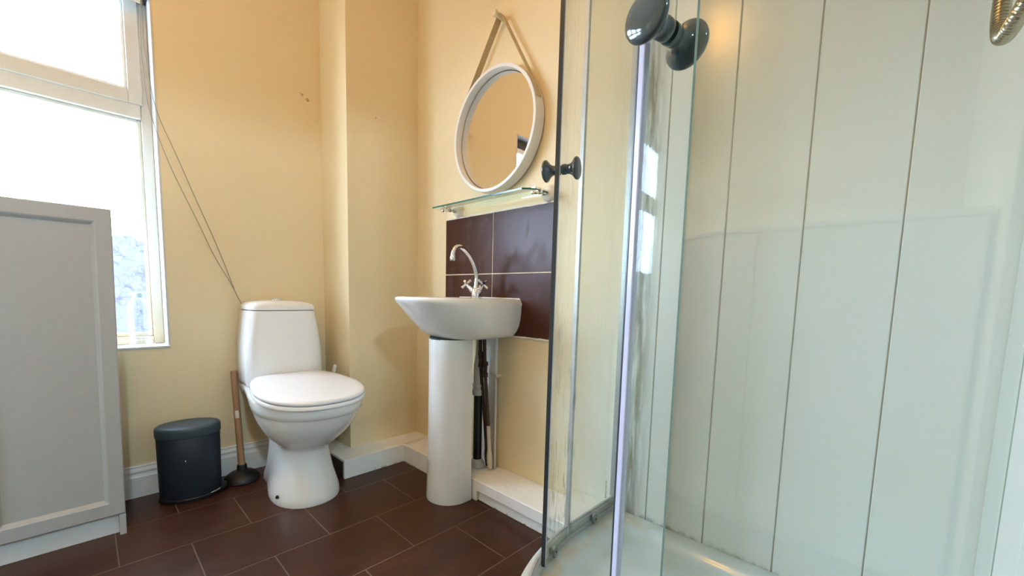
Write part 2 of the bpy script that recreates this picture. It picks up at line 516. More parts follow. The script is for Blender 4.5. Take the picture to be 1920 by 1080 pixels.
# window
def window():
    w = bpy.data.objects.new('window_1', None); COL.objects.link(w); w.location = ((x0+x1)/2, FRY, z0)
    w['kind'] = 'structure'
    fx0, fx1, fz0, fz1 = x0+th, x1-th, z0+0.004, z1-th
    d0, d1 = FRY, FRY+0.06
    TB, TT = 1.446, 1.500                         # transom
    JR = 0.190                                    # inner edge of right jamb
    JL = fx0+0.034
    MUL = (-0.45, -1.10)
    bm = BM()
    box(bm, JR, fx1, d0, d1, fz0, fz1); box(bm, fx0, JL, d0, d1, fz0, fz1)
    box(bm, JL, JR, d0, d1, fz0, fz0+0.030); box(bm, JL, JR, d0, d1, fz1-0.03, fz1)
    box(bm, JL, JR, d0-0.004, d1, TB, TT)
    for mx in MUL: box(bm, mx-0.03, mx+0.03, d0-0.002, d1, fz0, fz1)
    obj('frame', bm, M_frame, w, smooth=False, bevel=0.003)
    for (jl, jr) in ((MUL[0]+0.03, JR), (MUL[1]+0.03, MUL[0]-0.03), (JL, MUL[1]-0.03)):
        bm = BM(); b = 0.012                      # glazing beads of the lower light
        box(bm, jr-b, jr, d0+0.014, d0+0.04, fz0+0.03, TB); box(bm, jl, jl+b, d0+0.014, d0+0.04, fz0+0.03, TB)
        box(bm, jl+b, jr-b, d0+0.014, d0+0.04, fz0+0.03, fz0+0.044); box(bm, jl+b, jr-b, d0+0.014, d0+0.04, TB-b, TB)
        obj('glazing_bead', bm, M_frame, w, smooth=False, bevel=0.003)
        bm = BM(); box(bm, jl+0.004, jr-0.004, d0+0.024, d0+0.029, fz0+0.034, TB-0.004)
        obj('pane', bm, M_pane, w, smooth=False)
        so = 0.012                                # top hung sash
        sx0, sx1, sz0, sz1 = jl-0.006, jr+0.006, TT-0.004, fz1-0.022
        bm = BM(); r = 0.040
        box(bm, sx1-r, sx1, d0-so, d0+0.03, sz0, sz1); box(bm, sx0, sx0+r, d0-so, d0+0.03, sz0, sz1)
        box(bm, sx0+r, sx1-r, d0-so, d0+0.03, sz0, sz0+0.048); box(bm, sx0+r, sx1-r, d0-so, d0+0.03, sz1-r, sz1)
        sh = obj('sash', bm, M_frame, w, smooth=False, bevel=0.003)
        bm = BM(); b = 0.010
        box(bm, sx1-r-b, sx1-r, d0+0.0, d0+0.03, sz0+0.048, sz1-r); box(bm, sx0+r, sx0+r+b, d0+0.0, d0+0.03, sz0+0.048, sz1-r)
        box(bm, sx0+r+b, sx1-r-b, d0+0.0, d0+0.03, sz0+0.048, sz0+0.058)
        obj('sash_bead', bm, M_white, sh, smooth=False, bevel=0.003)
        bm = BM(); box(bm, sx0+r, sx1-r, d0+0.012, d0+0.016, sz0+0.05, sz1-r)
        obj('sash_pane', bm, M_pane, sh, smooth=False)
window()

# skirting on the window wall
prof = [(0, 0), (0.016, 0), (0.016, 0.078), (0.013, 0.084), (0.011, 0.092), (0.013, 0.097), (0.013, 0.102), (0.010, 0.107),
        (0.007, 0.113), (0.008, 0.118), (0.006, 0.122), (0, 0.123)]
bm = BM(); loft(bm, [[(x, WY-d, z) for d, z in prof] for x in (LX, PX)])
struct(obj('baseboard_back', bm, M_white, angle=25))

# low boxing round the chimney breast and along the right wall
BZ = 0.084
BXF, BYF = 1.030, 1.690
bm = BM(); box(bm, 0.742, WX, BYF, PY+0.03, 0, BZ); box(bm, 0.742, PX, PY+0.03, WY-0.01, 0, BZ-0.002)
box(bm, 0.7385, 0.7425, BYF+0.012, PY+0.16, 0, BZ-0.010, 1)
struct(obj('trim_2', bm, [M_boxing, simple('raw_dark_board', hexc('43302A'), 0.8, var=0.2)], smooth=False, bevel=0.003))
bm = BM(); box(bm, BXF+0.002, WX, 1.16, BYF+0.01, 0, BZ)
struct(obj('trim_3', bm, M_boxing, smooth=False, bevel=0.003))
bm = BM()
box(bm, BXF+0.014, WX, 0.672, 1.158, 0, 0.045); box(bm, BXF-0.002, WX, 0.672, 1.160, 0.045, BZ+0.004)
struct(obj('trim_4', bm, M_boxing, smooth=False, bevel=0.003))

# PVC boards lining the shower
def boards():
    PT = 0.010
    edges = [0.612, 0.530, 0.360, 0.190, 0.019, FY]
    bm = BM(); g = 0.0011
    box(bm, WX-PT+0.003, WX+0.002, FY, 0.612, 0.10, CZ, 1)
    for a, b in zip(edges[:-1], edges[1:]):
        ga = 0 if a == 0.612 else g; gb = 0 if b == FY else g
        y0, y1 = b+gb, a-ga
        loft(bm, [[(WX-PT+0.0025, y0, z), (WX-PT, y0+0.0015, z), (WX-PT, y1-0.0015, z), (WX-PT+0.0025, y1, z),
                   (WX-PT+0.003, y1, z), (WX-PT+0.003, y0, z)] for z in (0.12, CZ)])
    struct(obj('wall_shower_boards', bm, [M_pvc, M_groove], smooth=False))
    bm = BM(); PT2 = 0.010
    edges = [WX-PT, 1.03, 0.86, 0.69, 0.52, DOOR[1]+0.005]
    box(bm, DOOR[1]+0.005, WX-PT, FY-0.002, FY+0.007, 0.10, CZ, 1)
    for a, b in zip(edges[:-1], edges[1:]):
        x0_, x1_ = b+g, a-g
        loft(bm, [[(x0_, FY+PT2-0.0025, z), (x0_+0.0015, FY+PT2, z), (x1_-0.0015, FY+PT2, z), (x1_, FY+PT2-0.0025, z),
                   (x1_, FY+PT2-0.003, z), (x0_, FY+PT2-0.003, z)] for z in (0.12, CZ)])
    struct(obj('wall_front_boards', bm, [M_pvc, M_groove], smooth=False))
boards()

# ------------------------------------------------------------------ lamps
def ceiling_lamp():
    c = (-0.08, 0.85)
    L = thing('ceiling_light', 'round opal ceiling light in the middle of the ceiling', 'ceiling light', (c[0], c[1], CZ))
    bm = BM(); lathe(bm, [(0.15, CZ-0.03), (0.155, CZ-0.028), (0.155, CZ-0.002), (0.15, CZ-0.0005)], T((c[0], c[1], 0)), 40)
    obj('base_ring', bm, M_white, L)
    t = NT('opal_shade')
    t.set(Base_Color=hexc('FFF1D8'), Roughness=0.4, Emission_Color=hexc('FFD9A0'), Emission_Strength=6.0)
    bm = BM()
    lathe(bm, [(0.142*math.cos(a), CZ-0.031-0.05*math.sin(a)) for a in [PI/2*k/8 for k in range(9)]], T((c[0], c[1], 0)), 40)
    obj('lamp_shade', bm, t.m, L)
    l = bpy.data.lights.new('ceiling_lamp', 'POINT'); l.shadow_soft_size = 0.07
    l.energy = 13.5; l.color = hexc('FFAE3A')
    o = bpy.data.objects.new('ceiling_lamp', l); COL.objects.link(o); o.location = (c[0], c[1], CZ-0.17)
ceiling_lamp()
def hall_lamp():
    c = (-0.30, -1.8)
    L = thing('hall_light', 'round white hall ceiling light beyond the doorway', 'ceiling light', (c[0], c[1], CZ))
    bm = BM(); lathe(bm, [(0.02, CZ-0.18), (0.012, CZ-0.17), (0.008, CZ-0.02), (0.05, CZ-0.012), (0.05, CZ-0.0005)], T((c[0], c[1], 0)), 32)
    obj('pendant', bm, M_white, L)
    l = bpy.data.lights.new('hall_lamp', 'AREA'); l.shape = 'DISK'; l.size = 0.16
    l.energy = 32; l.color = (0.58, 0.83, 1.0)
    o = bpy.data.objects.new('hall_lamp', l); COL.objects.link(o); o.location = (c[0], c[1], CZ-0.20)
    o.rotation_euler = (math.radians(55), 0, math.radians(-15))
hall_lamp()

# ------------------------------------------------------------------ cabinet
def cabinet():
    c = thing('cabinet', 'tall off-white cabinet with framed door standing in front of the window', 'cabinet', (-0.24, 1.93, 0))
    X0, X1 = -0.545, 0.058
    yb, yf, yd = WY-0.018, 1.802, 1.784
    lean = lambda v: Vector((v[0]+0.0145*v[2], v[1], v[2]))
    def fin(bm):
        for v in bm.verts: v.co = lean(v.co)
        return bm
    Z1 = 1.044
    bm = BM()
    box(bm, X1-0.016, X1, yf, yb, 0, Z1-0.016); box(bm, X0, X0+0.016, yf, yb, 0, Z1-0.016)
    box(bm, X0+0.016, X1-0.016, yf+0.003, yb, 0.065, 0.081)
    box(bm, X0+0.016, X1-0.016, yb-0.006, yb, 0.081, Z1-0.016)
    box(bm, X1-0.016, X1, yd+0.001, yf, 0, 0.069); box(bm, X0, X0+0.016, yd+0.001, yf, 0, 0.069)
    obj('carcass', fin(bm), M_cab, c, smooth=False, bevel=0.001)
    bm = BM(); box(bm, X0, X1, yf-0.001, yb, Z1-0.016, Z1)
    obj('top', fin(bm), M_cab, c, smooth=False, bevel=0.001)
    bm = BM(); box(bm, X0+0.0165, X1-0.0165, yf+0.006, yf+0.02, 0.001, 0.064)
    obj('plinth', fin(bm), M_plinth, c, smooth=False)
    def door(a, b):
        za, zb = 0.071, Z1-0.002
        s, bv, dp = 0.036, 0.011, 0.011
        bm = BM()
        def ringz(i, y): return [(a+i, y, za+i*1.15), (b-i, y, za+i*1.15), (b-i, y, zb-i*1.1), (a+i, y, zb-i*1.1)]
        rings = [ringz(0, yf-0.001), ringz(0, yd+0.0025), ringz(0.0025, yd), ringz(s, yd), ringz(s+bv*0.35, yd+dp*0.2), ringz(s+bv, yd+dp)]
        loft(bm, rings)
        return obj('door', fin(bm), M_cab, c, angle=20)
    door(X0+0.001, (X0+X1)/2-0.0015); door((X0+X1)/2+0.0015, X1-0.001)
cabinet()

# ------------------------------------------------------------------ unseen white cupboard, added for its pale reflection in the shower glass
def left_side():
    c = thing('reflection_cupboard', 'long white unseen cupboard left of the doorway, added for its reflection in the shower glass', 'cupboard', (-1.10, 0.65, 0))
    xa, xb = -1.45, -0.78
    bm = BM(); box(bm, xa, xb, FY+0.012, 1.42, 0.03, 1.05); box(bm, xa, xb-0.01, FY+0.02, 1.41, 0.0, 0.03)
    obj('carcass', bm, M_cupboard, c, smooth=False, bevel=0.002)
    bm = BM(); box(bm, xa, xb+0.018, FY+0.011, 1.42, 1.05, 1.07)
    obj('top', bm, M_cupboard, c, smooth=False, bevel=0.003)
    for a, b in ((-0.13, 0.383), (0.387, 0.898), (0.902, 1.415)):
        bm = BM(); box(bm, xb+0.001, xb+0.018, a, b, 0.035, 1.045)
        obj('door', bm, M_cupboard, c, smooth=False, bevel=0.003)
left_side()

# ------------------------------------------------------------------ toilet
def toilet():
    CX = 0.595
    t = thing('toilet', 'white close-coupled toilet with lid down beside the grey bin', 'toilet', (CX, 1.72, 0))
    def sec(z, hx, yf, hb, yb, n=17):
        CX = 0.595-0.014*max(0.0, min(1.0, (0.36-z)/0.14))
        a = min(1.25*hx, (yb-yf)*0.62); yc = yf+a
        pts = []
        for k in range(7):                                   # left side, back to front
            s = k/7; e = s*s*(3-2*s)
            pts.append((CX-(hb+(hx-hb)*e), yb+(yc-yb)*s, z))
        for k in range(2*n+1):
            th = PI - PI*k/(2*n)
            ct, st = math.cos(th), math.sin(th)
            p = 2/2.15
            pts.append((CX+hx*math.copysign(abs(ct)**p, ct), yc-a*abs(st)**p, z))
        for k in range(6, -1, -1):
            s = k/7; e = s*s*(3-2*s)
            pts.append((CX+(hb+(hx-hb)*e), yb+(yc-yb)*s, z))
        return pts
    L = [(0.0, 0.122, 1.545, 0.085, 1.93), (0.006, 0.1235, 1.543, 0.086, 1.93), (0.03, 0.121, 1.547, 0.083, 1.93), (0.06, 0.112, 1.556, 0.078, 1.92),
         (0.10, 0.100, 1.567, 0.073, 1.91), (0.15, 0.089, 1.577, 0.069, 1.90), (0.195, 0.083, 1.582, 0.067, 1.90), (0.212, 0.086, 1.575, 0.068, 1.90),
         (0.225, 0.098, 1.556, 0.07, 1.91), (0.25, 0.126, 1.521, 0.078, 1.93), (0.28, 0.149, 1.492, 0.092, 1.97), (0.31, 0.166, 1.471, 0.110, 2.01),
         (0.335, 0.176, 1.459, 0.122, 2.03), (0.352, 0.180, 1.453, 0.130, 2.045), (0.356, 0.1815, 1.451, 0.132, 2.047), (0.360, 0.186, 1.446, 0.134, 2.05),
         (0.375, 0.188, 1.443, 0.140, 2.055), (0.395, 0.189, 1.441, 0.147, 2.06), (0.404, 0.1875, 1.443, 0.147, 2.06), (0.4075, 0.183, 1.449, 0.144, 2.058)]
    bm = BM(); loft(bm, [sec(*l) for l in L])
    pan = obj('pan', bm, M_cer, t, angle=50)
    # bolt hole in the foot
    bm = BM(); lathe(bm, [(0.006, -0.004), (0.0065, 0.0), (0.006, 0.0015), (0.001, 0.0015)], axis_matrix((CX-0.133, 1.640, 0.036), (-1, -0.25, 0.35)), 16)
    obj('bolt_hole', bm, M_black, pan)
    # seat ring and lid: D outline, tilted up to the back
    def dout(z, g, n=64, y0=1.432, y1=1.885, w=0.187, wb=0.145, ):
        pts = []
        yc = 1.655
        for k in range(n):
            th = 2*PI*k/n
            ct, st = math.cos(th), math.sin(th)
            if st <= 0:
                p = 2/2.35; x = (w+g)*math.copysign(abs(ct)**p, ct); y = yc-(yc-y0+g)*abs(st)**p
            else:
                p = 2/5.0; q = abs(st)**p
                x = (w+g)*math.copysign(abs(ct)**p, ct); x *= 1-(1-wb/w)*q**1.3; y = yc+(y1-yc+g)*q
            pts.append((CX-0.004+x, y, z+(y-y0)*0.066))
        return pts
    bm = BM(); loft(bm, [dout(0.401, -0.006), dout(0.3985, -0.001), dout(0.400, 0.003), dout(0.407, 0.0035), dout(0.4115, 0.001), dout(0.412, -0.006)])
    for v in bm.verts:
        if v.co.y < 1.60: pass
    obj('seat', bm, M_seat, t, angle=60)
    bm = BM(); loft(bm, [dout(0.4135, -0.008), dout(0.4135, -0.004), dout(0.4160, 0.002), dout(0.422, 0.0035), dout(0.4275, 0.001), dout(0.4305, -0.006),
                         dout(0.4325, -0.025), dout(0.4335, -0.06), dout(0.434, -0.12)])
    obj('seat_lid', bm, M_seat, t, angle=60)
    for s in (-1, 1):
        bm = BM(); tube(bm, [(CX+s*0.07-0.02, 1.893, 0.438), (CX+s*0.07+0.02, 1.893, 0.438)], 0.011, 16)
        bm2 = bm
        lathe(bm2, [(0.014, 0.40), (0.014, 0.435)], T((CX+s*0.07, 1.893, 0)), 16)
        obj('hinge', bm, M_seat, t)
    # cistern
    def csec(z, hw, yf, r=0.035, yb=WY-0.018, bow=0.008, n=7):
        pts = []
        for (cx, cy, a0) in ((CX-hw+r, yf+r, PI), (CX+hw-r, yf+r, 1.5*PI)):
            for k in range(n+1):
                a = a0+PI/2*k/n
                pts.append([cx+r*math.cos(a), cy+r*math.sin(a), z])
            if cx < CX:
                for k in range(1, 8):
                    s = k/8; pts.append([CX-hw+r+(2*hw-2*r)*s, yf, z])
        for p in pts:
            u = (p[0]-CX)/hw; p[1] -= bow*(1-u*u)
        r2 = 0.012
        for (cx, cy, a0) in ((CX+hw-r2, yb-r2, 0), (CX-hw+r2, yb-r2, PI/2)):
            for k in range(4):
                a = a0+PI/2*k/3; pts.append([cx+r2*math.cos(a), cy+r2*math.sin(a), z])
        return pts
    bm = BM()
    loft(bm, [csec(0.4095, 0.146, 1.903), csec(0.412, 0.150, 1.899), csec(0.43, 0.153, 1.897), csec(0.50, 0.154, 1.899), csec(0.58, 0.150, 1.903), csec(0.65, 0.142, 1.908),
              csec(0.70, 0.135, 1.912), csec(0.7205, 0.131, 1.914), csec(0.722, 0.128, 1.917)])
    obj('cistern', bm, M_cer, t, angle=50)
    bm = BM(); loft(bm, [csec(0.7218, 0.126, 1.919), csec(0.7242, 0.126, 1.919)])
    obj('seam', bm, M_seam, t)
    bm = BM(); loft(bm, [csec(0.408, 0.143, 1.906), csec(0.4098, 0.143, 1.906)])
    obj('gasket', bm, M_seam, t)
    bm = BM()
    loft(bm, [csec(0.7242, 0.130, 1.915), csec(0.7255, 0.132, 1.913), csec(0.738, 0.132, 1.913), csec(0.746, 0.129, 1.916), csec(0.754, 0.120, 1.926, 0.04),
              csec(0.760, 0.104, 1.940, 0.04, WY-0.03), csec(0.764, 0.080, 1.960, 0.035, WY-0.05), csec(0.766, 0.04, 1.98, 0.02, WY-0.07)])
    obj('cistern_lid', bm, M_cer, t, angle=50)
    bm = BM(); lathe(bm, [(0.026, 0.7645), (0.026, 0.768), (0.024, 0.770), (0.019, 0.770), (0.0185, 0.7685), (0.018, 0.7715), (0.001, 0.772)], T((CX-0.005, 1.995, 0)), 32)
    obj('flush_button', bm, M_chrome, t)
toilet()

# toilet brush behind the pan
def brush():
    b = thing('toilet_brush', 'white toilet brush with hooked handle standing behind the toilet', 'toilet brush', (0.790, 1.98, BZ))
    bm = BM(); lathe(bm, [(0.036, BZ), (0.040, BZ+0.004), (0.034, BZ+0.12), (0.030, BZ+0.125), (0.028, BZ+0.12), (0.030, BZ+0.01)], T((0.782, 1.98, 0)), 24, cap=(True, True))
    obj('holder', bm, M_seat, b)
    bm = BM()
    p = catmull([(0.784, 1.98, BZ+0.02), (0.790, 1.977, 0.24), (0.806, 1.972, 0.35), (0.818, 1.967, 0.41), (0.826, 1.964, 0.440), (0.834, 1.962, 0.452), (0.842, 1.960, 0.452), (0.847, 1.959, 0.444)], 6)
    p = [Vector((min(q.x, 0.8155+(q.z-0.40)*0.12), q.y, q.z)) for q in p]
    n = len(p); tube(bm, p, [0.0055+0.004*min(1, max(0, (q.z-0.3)/0.09))*(1 if q.z < 0.438 else 0.75) for q in p], 12)
    obj('handle', bm, M_seat, b)
brush()

# ------------------------------------------------------------------ bin
def bin_():
    cx, cy = 0.254, 1.958
    A = math.radians(-10)
    b = thing('pedal_bin', 'slate blue oval pedal bin standing against the skirting', 'waste bin', (cx, cy, 0))
    R = T((cx, cy, 0)) @ Matrix.Rotation(A, 4, 'Z')
    def E(bm, prof, seg=56, mi=0): lathe(bm, [(r, h) for r, h in prof], R, seg, mi=mi, sx=1, sy=0.76)
    bm = BM(); E(bm, [(0.094, 0.0), (0.099, 0.002), (0.100, 0.014), (0.097, 0.017), (0.090, 0.017)])
    obj('base_ring', bm, M_black, b)
    bm = BM(); E(bm, [(0.090, 0.0172), (0.0955, 0.0172), (0.0965, 0.022), (0.0975, 0.12), (0.0985, 0.246), (0.096, 0.249)])
    obj('body', bm, M_bin, b)
    bm = BM(); E(bm, [(0.094, 0.2495), (0.1005, 0.2495), (0.102, 0.253), (0.102, 0.276), (0.1005, 0.283), (0.096, 0.288), (0.085, 0.2905), (0.05, 0.2915), (0.001, 0.292)])
    obj('lid', bm, M_binlid, b, angle=60)
    # pedal at the right end
    bm = BM()
    P = []
    for k in range(13):
        u = k/12; a = PI*(u-0.5)
        P.append(R @ Vector((0.078+0.038*math.cos(a), 0.048*math.sin(a), 0)))
    loft(bm, [[p+Vector((0, 0, 0.010)) for p in P], [p+Vector((0, 0, 0.024)) for p in P]])
    obj('pedal', bm, M_black, b, bevel=0.003)
    bm = BM(); tube(bm, [R @ Vector((0.03+0.0748*math.cos(a)+0.0, 0.085*math.sin(a), 0.026)) for a in [(-1.15+0.5*k/8) for k in range(9)]], 0.0022, 8)  # thin chrome line standing in for the highlight beside the pedal
    obj('pedal_highlight', bm, M_chrome, b)
    bm = BM(); lathe(bm, [(0.0022, 0), (0.0015, 0.0006)], axis_matrix(R @ Vector((-0.01, -0.0745, 0.165)), R.to_3x3() @ Vector((0, -1, 0))), 8, sx=0.7, sy=1.5)
    obj('paint_speck', bm, M_white, b)
bin_()

# ------------------------------------------------------------------ plunger
def plunger():
    c = Vector((0.428, 1.975, 0))
    p = thing('plunger', 'sink plunger with wooden handle and black rubber cup beside the toilet', 'plunger', c)
    bm = BM(); lathe(bm, [(0.052, 0.001), (0.062, 0.0), (0.066, 0.006), (0.064, 0.016), (0.056, 0.028), (0.042, 0.038), (0.026, 0.044), (0.019, 0.048), (0.018, 0.066), (0.0165, 0.070), (0.013, 0.070)],
                     T(c), 40)
    obj('cup', bm, M_black, p)
    a, b = Vector((0.4285, 1.976, 0.060)), Vector((0.4275, 2.046, 0.462))
    bm = BM(); tube(bm, [a, a.lerp(b, 0.5), b], [0.0125, 0.0125, 0.0125], 20)
    h = obj('handle', bm, M_wood, p, bevel=0.0015)
    d = (b-a).normalized(); q = a.lerp(b, 0.545)
    side = Vector((-0.35, -1, 0)).normalized(); side = (side-d*side.dot(d)).normalized(); s2 = d.cross(side)
    bm = BM(); rings = []
    for z in (-0.016, 0.016):
        rings.append([q+d*z+side*(0.0129*math.cos(t))+s2*(0.0129*math.sin(t)) for t in [-0.55+1.1*k/8 for k in range(9)]])
    loft(bm, rings, close=False, cap=(False, False))
    obj('sticker', bm, M_sticker, h)
plunger()

# ------------------------------------------------------------------ wash basin on pedestal
BC = 1.275                                            # basin centre line (y)
def basin():
    b = thing('pedestal_basin', 'white pedestal wash basin below the brown splashback tiles', 'wash basin', (1.0, BC, 0))
    XB = WX-0.0085
    def out(z, xf, hw, xs=1.02, n=20, xb=XB, e=2.25):
        """D outline: back on the wall, straight sides to xs, rounded front at xf"""
        pts = []
        for k in range(5):
            s = k/5; pts.append((xb+(xs-xb)*s, BC+hw*(1.0), z))
        for k in range(2*n+1):
            th = PI/2+PI*k/(2*n)
            ct, st = math.cos(th), math.sin(th); p = 2/e
            pts.append((xs-(xs-xf)*abs(ct)**p, BC+hw*math.copysign(abs(st)**p, st), z))
        for k in range(4, -1, -1):
            s = k/5; pts.append((xb+(xs-xb)*s, BC-hw, z))
        return pts
    bm = BM()
    O = [out(0.643, 0.936, 0.128, 1.03, e=2.0), out(0.645, 0.925, 0.140, 1.03, e=2.0), out(0.655, 0.905, 0.158, 1.03, e=2.0), out(0.672, 0.885, 0.174, 1.03, e=2.0), out(0.695, 0.860, 0.186, 1.02, e=2.0),
         out(0.72, 0.835, 0.192, 1.02, e=2.05), out(0.745, 0.812, 0.195, 1.01, e=2.1), out(0.768, 0.791, 0.1955, 1.01, e=2.2), out(0.778, 0.781, 0.1955, 1.01), out(0.785, 0.7765, 0.1940, 1.01),
         out(0.791, 0.775, 0.191, 1.01), out(0.7955, 0.778, 0.187, 1.01), out(0.798, 0.784, 0.1815, 1.01), out(0.7985, 0.796, 0.174, 1.01)]
    # bowl
    def inn(z, xf, hw, xs, xb): return out(z, xf, hw, xs, xb=xb)
    I = [inn(0.796, 0.806, 0.164, 0.96, 1.06), inn(0.785, 0.815, 0.161, 0.955, 1.052), inn(0.755, 0.845, 0.142, 0.95, 1.04),
         inn(0.72, 0.875, 0.110, 0.95, 1.02), inn(0.70, 0.905, 0.075, 0.955, 1.0), inn(0.693, 0.94, 0.03, 0.96, 0.985)]
    loft(bm, O+I)
    obj('basin', bm, M_cer, b, angle=60)
    # tap ledge upstand is level with the rim; overflow
    bm = BM(); lathe(bm, [(0.010, 0), (0.010, 0.002), (0.006, 0.003), (0.005, 0.001)], axis_matrix((1.046, BC, 0.765), (-1, 0, 0.3)), 20)
    obj('overflow', bm, M_chrome, b)
    bm = BM(); lathe(bm, [(0.021, 0.694), (0.021, 0.696), (0.015, 0.697), (0.001, 0.6965)], T((0.965, BC, 0)), 24)
    obj('waste', bm, M_chrome, b)
    # pedestal: U shaped in plan, open to the wall
    rings = []
    for z, r, w in ((0.0, 0.094, 0.004), (0.01, 0.0955, 0.006), (0.03, 0.094, 0.006), (0.15, 0.090, 0.006), (0.35, 0.088, 0.006), (0.55, 0.0875, 0.006), (0.634, 0.088, 0.006), (0.640, 0.086, 0.006)):
        o = []; i = []
        for k in range(33):
            a = PI/2+PI*k/32
            o.append((0.992+r*math.cos(a), BC+r*math.sin(a), z)); i.append((0.992+(r-0.012)*math.cos(a), BC+(r-0.012)*math.sin(a), z))
        bx = 1.026
        rings.append([(bx, BC+r, z)]+o+[(bx, BC-r, z), (bx, BC-r+0.012, z)]+i[::-1]+[(bx, BC+r-0.012, z)])
    bm = BM(); vs = [[bm.verts.new(p) for p in r] for r in rings]
    n = len(vs[0])
    for A_, B_ in zip(vs[:-1], vs[1:]):
        for k in range(n):
            j = (k+1) % n; bm.faces.new((A_[k], A_[j], B_[j], B_[k]))
    h = n//2
    for r in (vs[0], vs[-1]):
        for k in range(h-1):
            bm.faces.new((r[k], r[k+1], r[n-2-k], r[n-1-k]))
    obj('pedestal', bm, M_cer, b, angle=45)
    bm = BM(); lathe(bm, [(0.075, 0.6385), (0.080, 0.6385), (0.080, 0.6445), (0.075, 0.6445)], T((0.985, BC, 0)), 32)
    obj('gasket', bm, M_seam, b)
    # sealant against the tiles
    bm = BM()
    tube(bm, [(XB+0.0005, BC+0.196, 0.70), (XB+0.0005, BC+0.195, 0.780), (XB+0.0005, BC+0.184, 0.798), (XB+0.0005, BC, 0.7995), (XB+0.0005, BC-0.184, 0.798), (XB+0.0005, BC-0.195, 0.780), (XB+0.0005, BC-0.17, 0.70), (XB+0.0005, BC-0.155, 0.672)], 0.0035, 8)
    obj('sealant', bm, M_caulk, b)
basin()

def tap():
    o = Vector((1.098, 1.255, 0.7985))
    t = thing('mixer_tap', 'chrome swan-neck mixer tap with cross handles on the basin', 'tap', o)
    bm = BM(); lathe(bm, [(0.024, 0.0), (0.024, 0.004), (0.0195, 0.008), (0.019, 0.030), (0.0175, 0.036), (0.012, 0.040), (0.0115, 0.048), (0.009, 0.050)], T(o), 28)
    for s in (-1, 1):
        d = Vector((-0.15, s*0.80, 0.62)).normalized()
        tube(bm, [o+Vector((0, 0, 0.016)), o+Vector((0, 0, 0.016))+d*0.036], [0.0115, 0.0105], 18)
    obj('body', bm, M_chrome, t)
    for s in (-1, 1):
        d = Vector((-0.15, s*0.80, 0.62)).normalized()
        c = o+Vector((0, 0, 0.016))+d*0.0355
        bm = BM(); tube(bm, [c, c+d*0.012, c+d*0.013, c+d*0.030, c+d*0.034], [0.0085, 0.0085, 0.0065, 0.006, 0.007], 16)
        e = c+d*0.030
        u = Vector((0, 0, 1)); u = (u-d*u.dot(d)).normalized(); w = d.cross(u)
        for a in range(4):
            g = u*math.cos(a*PI/2+0.6)+w*math.sin(a*PI/2+0.6)
            tube(bm, [e+g*0.004, e+g*0.016, e+g*0.025], [0.0042, 0.0052, 0.0058], 12)
        h = obj('handle', bm, M_chrome, t, bevel=0.0008)
        bm = BM(); tube(bm, [c+d*0.034, c+d*0.0375], [0.0070, 0.006], 16)
        obj('cap', bm, M_blue if s < 0 else M_chrome, h)
    P = [(1.098, 1.255, 0.846), (1.099, 1.255, 0.885), (1.086, 1.255, 0.925), (1.062, 1.255, 0.960), (1.034, 1.255, 0.984), (1.010, 1.255, 0.9925), (0.990, 1.255, 0.986), (0.980, 1.255, 0.968), (0.978, 1.255, 0.952)]
    P = catmull(P, 6)
    bm = BM(); tube(bm, P, [0.0088 if i > 3 else 0.010 for i in range(len(P))], 18)
    obj('spout', bm, M_chrome, t)
    bm = BM(); lathe(bm, [(0.0105, -0.018), (0.0115, -0.016), (0.0115, -0.004), (0.0105, 0.0), (0.009, 0.002)], T((0.978, 1.255, 0.955)), 20)
    obj('aerator', bm, M_chrome, t)
tap()

# splashback: four brown tiles with cream grout
def splash():
    bm = BM()
    Y0, YG, Y1 = 1.566, 1.2515, 0.930
    Z0, ZG, Z1 = 0.653, 0.900, 1.147
    xf = WX-0.008
    box(bm, WX-0.006, WX+0.002, Y1, Y0, Z0, Z1, 1)
    g = 0.0022
    for a, b in ((YG+g, Y0), (Y1, YG-g)):
        for c, d in ((Z0, ZG-g), (ZG+g, Z1)):
            box(bm, xf, WX-0.0055, a, b, c, d, 0)
    o = obj('tile_splashback', bm, [M_tile, M_grout], smooth=False, bevel=0.0012)
    tag(o, 'splashback of four dark brown tiles with cream grout above the basin', 'splashback')
    # ragged sealant line under and over the tiles
    bm = BM(); random.seed(8)
    pts = [(WX-0.004, 0.935+k*(1.56-0.935)/26, Z1+0.002+random.uniform(-0.001, 0.004)) for k in range(27)]
    tube(bm, pts, [0.003+random.random()*0.002 for _ in pts], 8)
    s = obj('filler_bead', bm, M_caulk, o)
    bm = BM(); pts = [(WX-0.004, 0.935+k*(1.14-0.935)/12, Z0-0.002+random.uniform(-0.003, 0.001)) for k in range(13)]
    tube(bm, pts, [0.003+random.random()*0.003 for _ in pts], 8)
    obj('filler_bead', bm, M_caulk, o)
splash()

